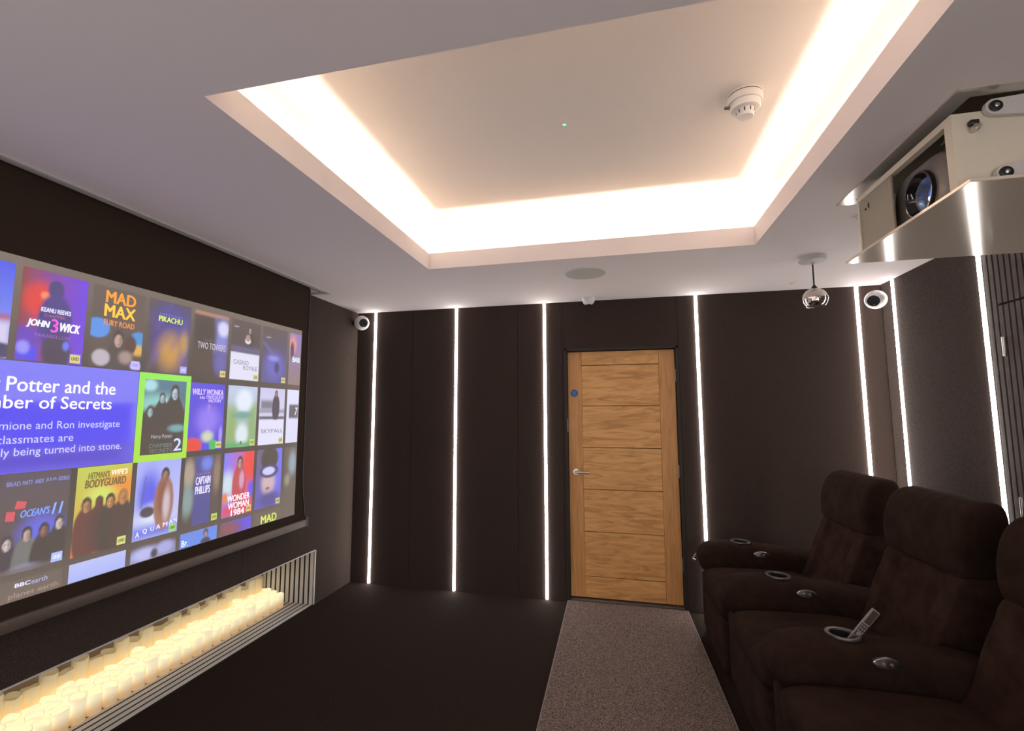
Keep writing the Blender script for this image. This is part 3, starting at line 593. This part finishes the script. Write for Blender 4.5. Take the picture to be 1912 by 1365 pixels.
# ================================================================== cinema recliners
def catmull(pts, n):
    P_ = [Vector((*p, 0)) if len(p) == 2 else Vector(p) for p in pts]; m = len(P_); out = []
    for i in range(n):
        t_ = i*m/n; k = int(t_); f = t_-k; a, b_, c, d_ = P_[(k-1) % m], P_[k % m], P_[(k+1) % m], P_[(k+2) % m]
        out.append(.5*((2*b_)+(c-a)*f+(2*a-5*b_+4*c-d_)*f*f+(3*b_-a-3*c+d_)*f**3))
    return out
def sring(cx, cy, hx, hy, n=28, e=3.6):
    o = []
    for j in range(n):
        a = 2*PI*j/n; c, s = math.cos(a), math.sin(a)
        o.append((cx+hx*math.copysign(abs(c)**(2/e), c), cy+hy*math.copysign(abs(s)**(2/e), s)))
    return o
def interp(x, xs, ys_): return float(np.interp(x, xs, ys_))
TX = [-.276, -.268, -.25, -.225, -.19, -.14, -.08, 0, .12, .25, .38, .46]
TT = [.520, .548, .574, .592, .604, .611, .614, .612, .604, .594, .580, .566]
TB = [.486, .452, .424, .404, .392, .387, .386, .386, .386, .386, .386, .386]
TW = [.050, .070, .082, .089, .0925, .0925, .0925, .0925, .0925, .0925, .0925, .090]
def arm_pad():
    rings = []
    for x in np.linspace(-.276, .46, 60):
        t_, b_, w_ = interp(x, TX, TT), interp(x, TX, TB), interp(x, TX, TW)
        rings.append([(float(x), p, q) for p, q in sring(0, (t_+b_)/2, w_, (t_-b_)/2, 32, 3.0)])
    return B().loft(rings)
BACKP = [(.29, .40), (.345, .50), (.378, .60), (.408, .68), (.440, .75), (.470, .818), (.535, .838), (.61, .83), (.625, .75), (.60, .60), (.57, .45), (.50, .34), (.38, .33)]
HEADP = [(.486, .812), (.466, .835), (.460, .88), (.464, .95), (.486, 1.03), (.520, 1.083), (.558, 1.106), (.605, 1.114), (.648, 1.098), (.66, 1.03), (.655, .93), (.64, .84), (.58, .812)]
def side_loft(prof, hw, rnd, n=44, inset=None, ny=25):
    base = catmull(prof, n); c = sum(base, Vector())/n; rings = []
    for k in range(ny):
        y = -hw+2*hw*k/(ny-1)
        y = math.copysign(hw*(1-(1-abs(y)/hw)**1.6), y)
        e = max(0, (abs(y)-(hw-rnd))/rnd); s = 1-(1-math.sqrt(max(0, 1-e*e)))*rnd/.19
        ring = []
        for p in base:
            q = c+(p-c)*s
            if inset and q.x < c.x+.02 and inset[2] < q.y < inset[3]:
                f = 1/(1+math.exp((abs(y)-inset[0])/.004)); q = q+Vector((inset[1]*f, 0, 0))
            ring.append((q.x, y, q.y))
        rings.append(ring)
    return B().loft(rings)
YC = -.0925-.2600
def shift(b, dx=0, dy=0, dz=0): b.v = [(p[0]+dx, p[1]+dy, p[2]+dz) for p in b.v]; return b
def bool_cut(o, cutter):
    m = o.modifiers.new('cut', 'BOOLEAN'); m.operation = 'DIFFERENCE'; m.solver = 'EXACT'; m.object = cutter
    dg = bpy.context.evaluated_depsgraph_get(); dg.update(); me = bpy.data.meshes.new_from_object(o.evaluated_get(dg))
    o.modifiers.clear(); o.data = me; bpy.data.objects.remove(cutter)
def make_armrest(root, dy=0.):
    a = obj('armrest', shift(arm_pad(), 0, dy), 'suede', root, 50, False)
    cut = obj('cutter', B().cyl((0, dy, .53), (0, dy, .68), .0465, 40), 'suede', None, False, False)
    cut.parent = root; bpy.context.view_layer.update(); bool_cut(a, cut)
    for p in a.data.polygons: p.use_smooth = True
    a.data.set_sharp_from_angle(angle=math.radians(45))
    z = .612
    cup = obj('cup_holder', shift(B().lathe([(.0462, -.078), (.0455, .0), (.0462, .0035), (.050, .005), (.059, .0045), (.0605, .001), (.060, -.004), (.0466, -.004), (.0463, -.074), (.001, -.074)], (0, 0, z), (0.012, 0, 1), 48, False), 0, dy), 'cupring', a, 35, False)
    obj('cup_floor', shift(B().lathe([(.0445, -.073), (.0445, -.071), (.0442, -.003), (.0442, -.0031), (.0438, -.069), (.0001, -.069)], (0, 0, z), (0.012, 0, 1), 40, False), 0, dy), 'blackplastic', cup, 40, False)
    pl = B(); n = 32
    ring = lambda rx, rz, y_: [(.10+rx*math.cos(2*PI*j/n), y_+dy, .556+rz*math.sin(2*PI*j/n)) for j in range(n)]
    pl.loft([ring(.046, .0195, -.085), ring(.046, .0195, -.0965), ring(.043, .0170, -.0985)])
    s = obj('seat_control', pl, 'satin', a, 35, False)
    ln = B()
    for k in range(5):
        zz_ = .545+k*.0048
        for x0, x1 in ((.060+.002*abs(k-2), .078), (.123, .140-.002*abs(k-2))): ln.box(x0, x1, dy-.0998, dy-.098, zz_, zz_+.0018)
    obj('ridges', ln, 'blackplastic', s, False, False)
    for x in (.088, .113): obj('button', B().lathe([(.0065, 0), (.0065, .004), (.005, .0055), (.0001, .006)], (x, dy-.098, .554), (0, -1, 0), 16), 'greyplastic', s, 40, False)
    obj('arm_base', shift(B().box(-.243, .46, -.083, .083, .028, .40, .03, 4), 0, dy), 'suede', root, 40, False)
    return a
def make_recliner(label):
    r = thing('cinema_recliner', (0, 0, 0), label, 'recliner', 'brown cinema recliners in the row')
    make_armrest(r)
    rings = []
    for k in range(27):
        y = -.2595+.519*k/26; e = max(0, (abs(y)-.2195)/.04); s = 1-.028/.17*(1-math.sqrt(max(0, 1-e*e)))*3.0
        crown = .012*(1-(y/.26)**2)
        rings.append([(p, y+YC, q+crown) for p, q in sring(.045, .385, .318*(.9+.1*s), .088*s, 32, 4.2)])
    obj('seat_cushion', B().loft(rings), 'suede', r, 50, False)
    obj('leg_rest', shift(B().box(-.262, -.19, -.258, .258, .035, .318, .022, 4), 0, YC), 'suede', r, 40, False)
    obj('base', shift(B().box(-.188, .50, -.255, .255, .0, .30, .02, 2), 0, YC), 'blackplastic', r, 40, False)
    obj('backrest', shift(side_loft(BACKP, .259, .032, ny=45, inset=(.168, .028, .42, 2.0)), 0, YC), 'suedepanel', r, 60, False)
    obj('headrest', shift(side_loft(HEADP, .261, .030), 0, YC), 'suede', r, 60, False)
    return r
ROWA = math.radians(1.9); rowdir = Vector((-math.sin(ROWA), math.cos(ROWA), 0)); anchor = Vector((.812, 2.958, 0))
L3 = ['brown suede cinema recliner at the end of the row by the far wall', 'brown suede cinema recliner in the middle, between two others', 'brown suede cinema recliner with a remote in its arm, mostly out of frame']
s0 = make_recliner(L3[0]); seats = [s0]
for k in (1, 2):
    c = copy_tree(s0); c['label'] = L3[k]; seats.append(c)
make_armrest(seats[2], -.7065)
for k, s in enumerate(seats):
    s.location = anchor+rowdir*(.7065*(1-k)); s.rotation_euler = (0, 0, ROWA)
rl = obj('release_lever', B().tube([(-.262, .094, .50), (-.280, .100, .478), (-.292, .104, .455)], .0035, 8).tube([(-.292, .104, .455), (-.276, .104, .445)], .006, 8), 'chrome', s0, 50, False)

# remote standing in the cup of the third recliner
rc = seats[2].location+Vector((0, 0, 0))
t = thing('remote_control', (rc.x, rc.y, .555), 'slim grey remote control standing in the cup holder', 'remote control')
dv = Vector((.62, .02, .785)).normalized(); wv = Vector((.785, .0, -.62)).normalized(); nv_ = dv.cross(wv).normalized()
if nv_.y > 0: nv_ = -nv_
org = Vector((rc.x+.004, rc.y, .560))
Mx = Matrix((wv, nv_, dv)).transposed().to_4x4(); Mx.translation = org
def rp(b, name, m, parent, sm=40): return obj(name, b.xf(Mx), m, parent, sm)
body = rp(B().box(-.0138, .0138, -.007, .007, .0, .190, .003, 2), 'body', 'greyplastic', t)
rp(B().box(-.0134, .0134, .0068, .0078, .122, .189, .0003, 1), 'bezel', 'dullmetal', t)
rp(B().box(-.0112, .0112, .0076, .0084, .126, .185), 'display', 'brownscreen', t)
rp(B().box(-.0132, .0132, .0068, .0074, .03, .120), 'keypad', mat('keypad_grey', (.10, .08, .07), .8, spec=.1), t)
for i in range(3):
    for j in range(7):
        if j == 3: continue
        z = .036+j*.0122; x = -.0086+i*.0086
        rp(B().box(x-.0028, x+.0028, .0072, .0092, z, z+.006, .0008, 1), 'button', 'dullmetal', t)
rp(B().lathe([(.0085, 0), (.0085, .003)], (0, .0072, .0765), (0, 1, 0), 20), 'dial', 'dullmetal', t)

# ================================================================== fittings on the ceiling
t = thing('ceiling_speaker', (-.182, 3.19, H), 'round flush speaker in the ceiling before the oak door', 'speaker')
obj('rim', B().lathe([(.139, .002), (.139, -.003), (.135, -.0045), (.132, -.003)], (-.182, 3.19, H), n=56, cap=False), 'paint', t, 40)
obj('grille', B().lathe([(.132, -.003), (.06, -.0045), (.0001, -.005)], (-.182, 3.19, H), n=56, cap=False), 'grille', t, 40)
t = thing('ceiling_sensor', (-.200, 3.885, H), 'small white dome sensor above the oak door', 'sensor')
obj('base', B().lathe([(.052, 0), (.053, -.02), (.050, -.026)], (-.200, 3.885, H), n=36), 'white', t, 40)
obj('dome', B().lathe([(.049, -.025), (.042, -.043), (.028, -.054), (.024, -.056)], (-.200, 3.885, H), n=36, cap=False), 'white', t, 50)
obj('lens', B().lathe([(.0238, -.054), (.018, -.062), (.008, -.066), (.0001, -.067)], (-.200, 3.885, H), n=24), 'gloss', t, 60)
sx, sy = .538, 2.03
t = thing('smoke_alarm', (sx, sy, UZ), 'white round smoke alarm on the raised ceiling', 'smoke alarm')
obj('mounting_base', B().lathe([(.066, 0), (.066, -.004), (.064, -.006), (.064, -.009), (.066, -.011), (.066, -.034), (.063, -.038), (.057, -.038)], (sx, sy, UZ), n=48), 'white', t, 35)
obj('body', B().lathe([(.057, -.036), (.057, -.058), (.053, -.064), (.040, -.068)], (sx, sy, UZ), n=48), 'white', t, 35)
obj('cap', B().lathe([(.036, -.066), (.034, -.080), (.030, -.092), (.027, -.095), (.0001, -.0955)], (sx, sy, UZ), n=48), 'white', t, 35)
b = B()
for j in range(10):
    a = 2*PI*j/10; u_ = Vector((math.cos(a), math.sin(a), 0)); p = Vector((-u_.y, u_.x, 0)); c0 = Vector((sx, sy, UZ))
    b.add([tuple(c0+u_*r_+p*s_+Vector((0, 0, z_))) for r_, z_ in ((.0355, -.069), (.0345, -.083)) for s_ in (-.0022, .0022)]+[tuple(c0+u_*(r_-.004)+p*s_+Vector((0, 0, z_))) for r_, z_ in ((.0355, -.069), (.0345, -.083)) for s_ in (-.0022, .0022)], [(0, 1, 3, 2), (4, 6, 7, 5), (0, 2, 6, 4), (1, 5, 7, 3), (0, 4, 5, 1), (2, 3, 7, 6)])
obj('vents', b, 'blackplastic', t)
obj('base_slots', B().lathe([(.0645, -.0055), (.0645, -.0095)], (sx, sy, UZ), n=48, cap=False), 'greyplastic', t)
obj('tab', B().box(sx-.078, sx-.058, sy-.006, sy+.006, UZ-.05, UZ-.042, .001, 1), 'greyplastic', t)
t = thing('indicator_light', (-.196, 2.055, UZ), 'tiny green indicator light on the raised ceiling', 'indicator light')
obj('rim', B().lathe([(.014, 0), (.013, -.002), (.008, -.003)], (-.196, 2.055, UZ), n=24, cap=False), 'white', t, 40)
obj('bulb', B().lathe([(.008, -.002), (.006, -.004), (.0001, -.005)], (-.196, 2.055, UZ), n=20), 'green', t, 60)
for x, y, l in ((1.135, 2.56, 'small white ceiling detector beside the projector hatch'), (1.243, 3.775, 'tiny ceiling detector near the far wall past the pendant')):
    t = thing('ceiling_detector', (x, y, H), l, 'detector', 'small ceiling detectors')
    obj('plate', B().lathe([(.026, .0), (.025, -.004), (.014, -.006)], (x, y, H), n=24), 'paint', t, 40)
    obj('eye', B().lathe([(.012, -.005), (.009, -.012), (.0001, -.014)], (x, y, H), n=16), 'paint', t, 50)
# pendant speaker
px_, py_, pz_ = 1.155, 3.165, 2.143
t = thing('pendant_speaker', (px_, py_, H), 'chrome globe pendant hanging on a black cord', 'pendant')
obj('ceiling_rose', B().lathe([(.072, 0), (.072, -.024), (.069, -.030), (.060, -.032), (.012, -.034), (.008, -.045), (.005, -.048)], (px_, py_, H), n=44), 'whitepaint', t, 35)
obj('cord', B().cyl((px_, py_, H-.046), (px_, py_, pz_+.060), .0042, 10), 'blackplastic', t, 50)
R_ = .066
obj('globe', B().lathe([(R_*math.sin(a), R_*math.cos(a)) for a in np.linspace(.16, 2.30, 30)]+[(R_*math.sin(2.30)-.003, R_*math.cos(2.30)+.002)], (px_, py_, pz_), n=48, cap=False), 'chrome', t, 60)
obj('collar', B().lathe([(.016, .060), (.016, .069), (.009, .078), (.005, .086)], (px_, py_, pz_), n=24), 'blackplastic', t, 40)
obj('grille', B().lathe([(.047, -.042), (.045, -.039), (.0001, -.036)], (px_, py_, pz_), n=36), 'blackplastic', t, 40)
# ball speakers
def ball(c, ax, stem, label):
    c = Vector(c); ax = Vector(ax).normalized(); r = .0655
    t = thing('ball_speaker', c, label, 'speaker', 'white ball speakers in the corners')
    obj('shell', B().lathe([(r*math.sin(a), r*math.cos(a)) for a in np.linspace(.62, PI-.02, 30)], c, ax, 44), 'white', t, 60)
    gr = obj('grille', B().lathe([(r*.585, r*.80), (r*.57, r*.835), (r*.3, r*.86), (.0001, r*.865)], c, ax, 40), 'blackplastic', t, 50)
    dn = (Vector((0, 0, -1))-ax*(Vector((0, 0, -1)).dot(ax))).normalized()
    obj('emblem', B().lathe([(.0028, 0), (.0028, .002)], c+ax*r*.85+dn*r*.42, ax, 12), 'white', gr)
    obj('bracket', B().cyl(c+Vector(stem)*.0635, Vector(stem)*(r+.026 if stem[0] else r+.05)+c, .016, 20), 'blackplastic', t, 40)
ball((-2.223, 3.895, 2.288), (.78, -.78, -.18), (-1, 0, 0), 'white ball speaker with black face by the screen wall corner')
ball((1.790, 3.870, 2.268), (-.786, -.96, -.384), (0, 1, 0), 'white ball speaker with black face in the corner behind the seats')

# ================================================================== projector in its ceiling lift
b = B()
b.box(HX0-.004, HX0+.050, HY0-.004, HY1+.012, H-.004, H+.01)
b.box(HX0+.050, HX1, HY0-.004, HY0+.042, H-.004, H+.01); b.box(HX0+.050, HX1, HY1-.040, HY1+.012, H-.004, H+.01)
struct('trim_6', b, 'steelframe', label='polished steel frame round the projector hatch in the ceiling', cat='hatch frame')
LX0, LX1, LY0, LY1, LZ0, LZ1 = .998, 1.68, 1.652, 2.240, 2.122, 2.362
t = thing('projector_lift', (1.3, 1.94, H), 'cream projector lift box lowered through the ceiling hatch', 'projector lift')
obj('lid_plate', B().box(.972, 1.74, 1.560, 2.318, 2.108, 2.1185, .001, 1), 'mirror', t, label='polished steel lid plate')
b = B()
b.box(LX0, LX1, LY0, LY0+.010, LZ0, LZ1); b.box(LX0, LX1, LY1-.010, LY1, LZ0, LZ1); b.box(LX0+.30, LX1, LY0+.01, LY1-.01, LZ1-.006, LZ1)
b.box(LX0, LX0+.022, LY0+.010, LY1-.010, LZ1-.022, LZ1); b.box(LX0, LX0+.018, LY0+.010, LY0+.034, LZ0, LZ1-.022)
obj('housing', b, 'cream', t)
fp = obj('front_panel', B().box(LX0+.004, LX0+.010, 1.995, LY1-.010, LZ0, LZ1-.022), mat('grey_green_panel', (.30, .275, .225), .6), t)
obj('socket', B().box(LX0+.002, LX0+.0045, 2.157, 2.163, 2.29, 2.308).cyl((LX0+.0045, 2.183, 2.292), (LX0+.001, 2.183, 2.292), .004), 'blackplastic', fp)
obj('stop_knob', B().cyl((1.047, LY0, 2.305), (1.047, LY0-.022, 2.305), .010, 20).cyl((1.047, LY0-.022, 2.303), (1.047, LY0-.034, 2.303), .005, 16), 'satin', t, 40)
obj('rubber_buffer', B().box(1.036, 1.058, LY0-.018, LY0, 2.315, 2.331, .003, 2), 'blackplastic', t, 40)
def link(p, q, wd, name):
    p, q = Vector(p), Vector(q); d_ = (q-p).normalized(); n_ = Vector((-d_.z, 0, d_.x)); pts = []
    for k in range(13): a = PI/2+PI*k/12; pts.append(p+d_*wd*math.cos(a)+n_*wd*math.sin(a))
    for k in range(13): a = -PI/2+PI*k/12; pts.append(q+d_*wd*1.5*math.cos(a)+n_*wd*2.5*math.sin(a))
    o = obj(name, B().loft([[(v.x, LY0-.004, v.z) for v in pts], [(v.x, LY0-.018, v.z) for v in pts]]), 'whitepaint', t)
    obj('pivot_disc', B().lathe([(.0165, 0), (.0165, .005), (.014, .006)], (p.x, LY0-.018, p.z), (0, -1, 0), 28), 'blackplastic', o, 35)
    obj('bolt', B().lathe([(.0065, 0), (.0065, .003), (.003, .0045)], (p.x, LY0-.024, p.z), (0, -1, 0), 16), 'satin', o, 35)
link((1.098, 0, 2.362), (1.56, 0, 2.350), .024, 'link_arm'); link((1.105, 0, 2.158), (1.56, 0, 2.215), .022, 'link_arm')
obj('lower_rod', B().box(1.062, 1.10, LY0-.014, LY0-.004, 2.138, 2.150), 'blackplastic', t)
# projector
t = thing('projector', (1.25, 1.88, 2.119), 'dark projector with a glowing blue lens inside the lift box', 'projector')
LCy, LCz = 1.886, 2.214
n = 48; rings = []; FX = 1.034
for x, s_ in ((1.60, .93), (1.585, 1), (FX+.022, 1), (FX+.006, .965), (FX, .90)):
    rings.append([(x, LCy+.005+p*s_, 2.2235+q*s_) for p, q in sring(0, 0, .165, .0995, n, 3.4)])
circ = lambda x, r_: [(x, LCy+r_*math.cos(2*PI*j/n), LCz+r_*math.sin(2*PI*j/n)) for j in range(n)]
rings += [circ(FX, .078), circ(FX+.11, .078)]
obj('body', B().loft(rings), 'greyplastic', t, 40)
bz = obj('lens_bezel', B().lathe([(.0775, -.02), (.081, .004), (.078, .012), (.072, .012), (.069, .004), (.058, -.012), (.058, -.016)], (FX, LCy, LCz), (-1, 0, 0), 56, False), 'gloss', t, 30)
rg = obj('focus_ring', B().lathe([(.0582, -.012), (.0562, -.014), (.0530, -.036), (.048, -.038), (.045, -.050)], (FX, LCy, LCz), (-1, 0, 0), 56, False), 'greyplastic', bz, 35)
b = B()
for j in range(64):
    a_ = 2*PI*j/64; u_ = Vector((0, math.cos(a_), math.sin(a_)))
    b.cyl(Vector((FX+.015, LCy, LCz))+u_*.0556, Vector((FX+.035, LCy, LCz))+u_*.0526, .0012, 6)
obj('ribs', b, 'satin', rg)
ln = obj('lens_glass', B().lathe([(.0455, -.050), (.040, -.042), (.026, -.033), (.012, -.029), (.0001, -.028)], (FX, LCy, LCz), (-1, 0, 0), 44), 'lensblue', bz, 60)
obj('lamp_spot', B().lathe([(.011, 0), (.008, .004), (.0001, .005)], (FX+.034, LCy+.014, LCz-.010), (-1, 0, 0), 20), 'lenslight', ln, 60)
b = B()
for k in range(3): b.tube([(1.03+.012*k, 1.690+.01*k, 2.345), (1.028+.012*k, 1.684+.01*k, 2.29), (1.032+.012*k, 1.690+.008*k, 2.20), (1.04+.012*k, 1.70+.008*k, 2.13)], .0045, 8)
b.cyl((1.06, 1.70, 2.347), (1.06, 1.80, 2.345), .010, 14)
tag(obj('cable_bundle', b, 'blackplastic', None, 60), 'black cables hanging inside the projector lift opening', 'cables')
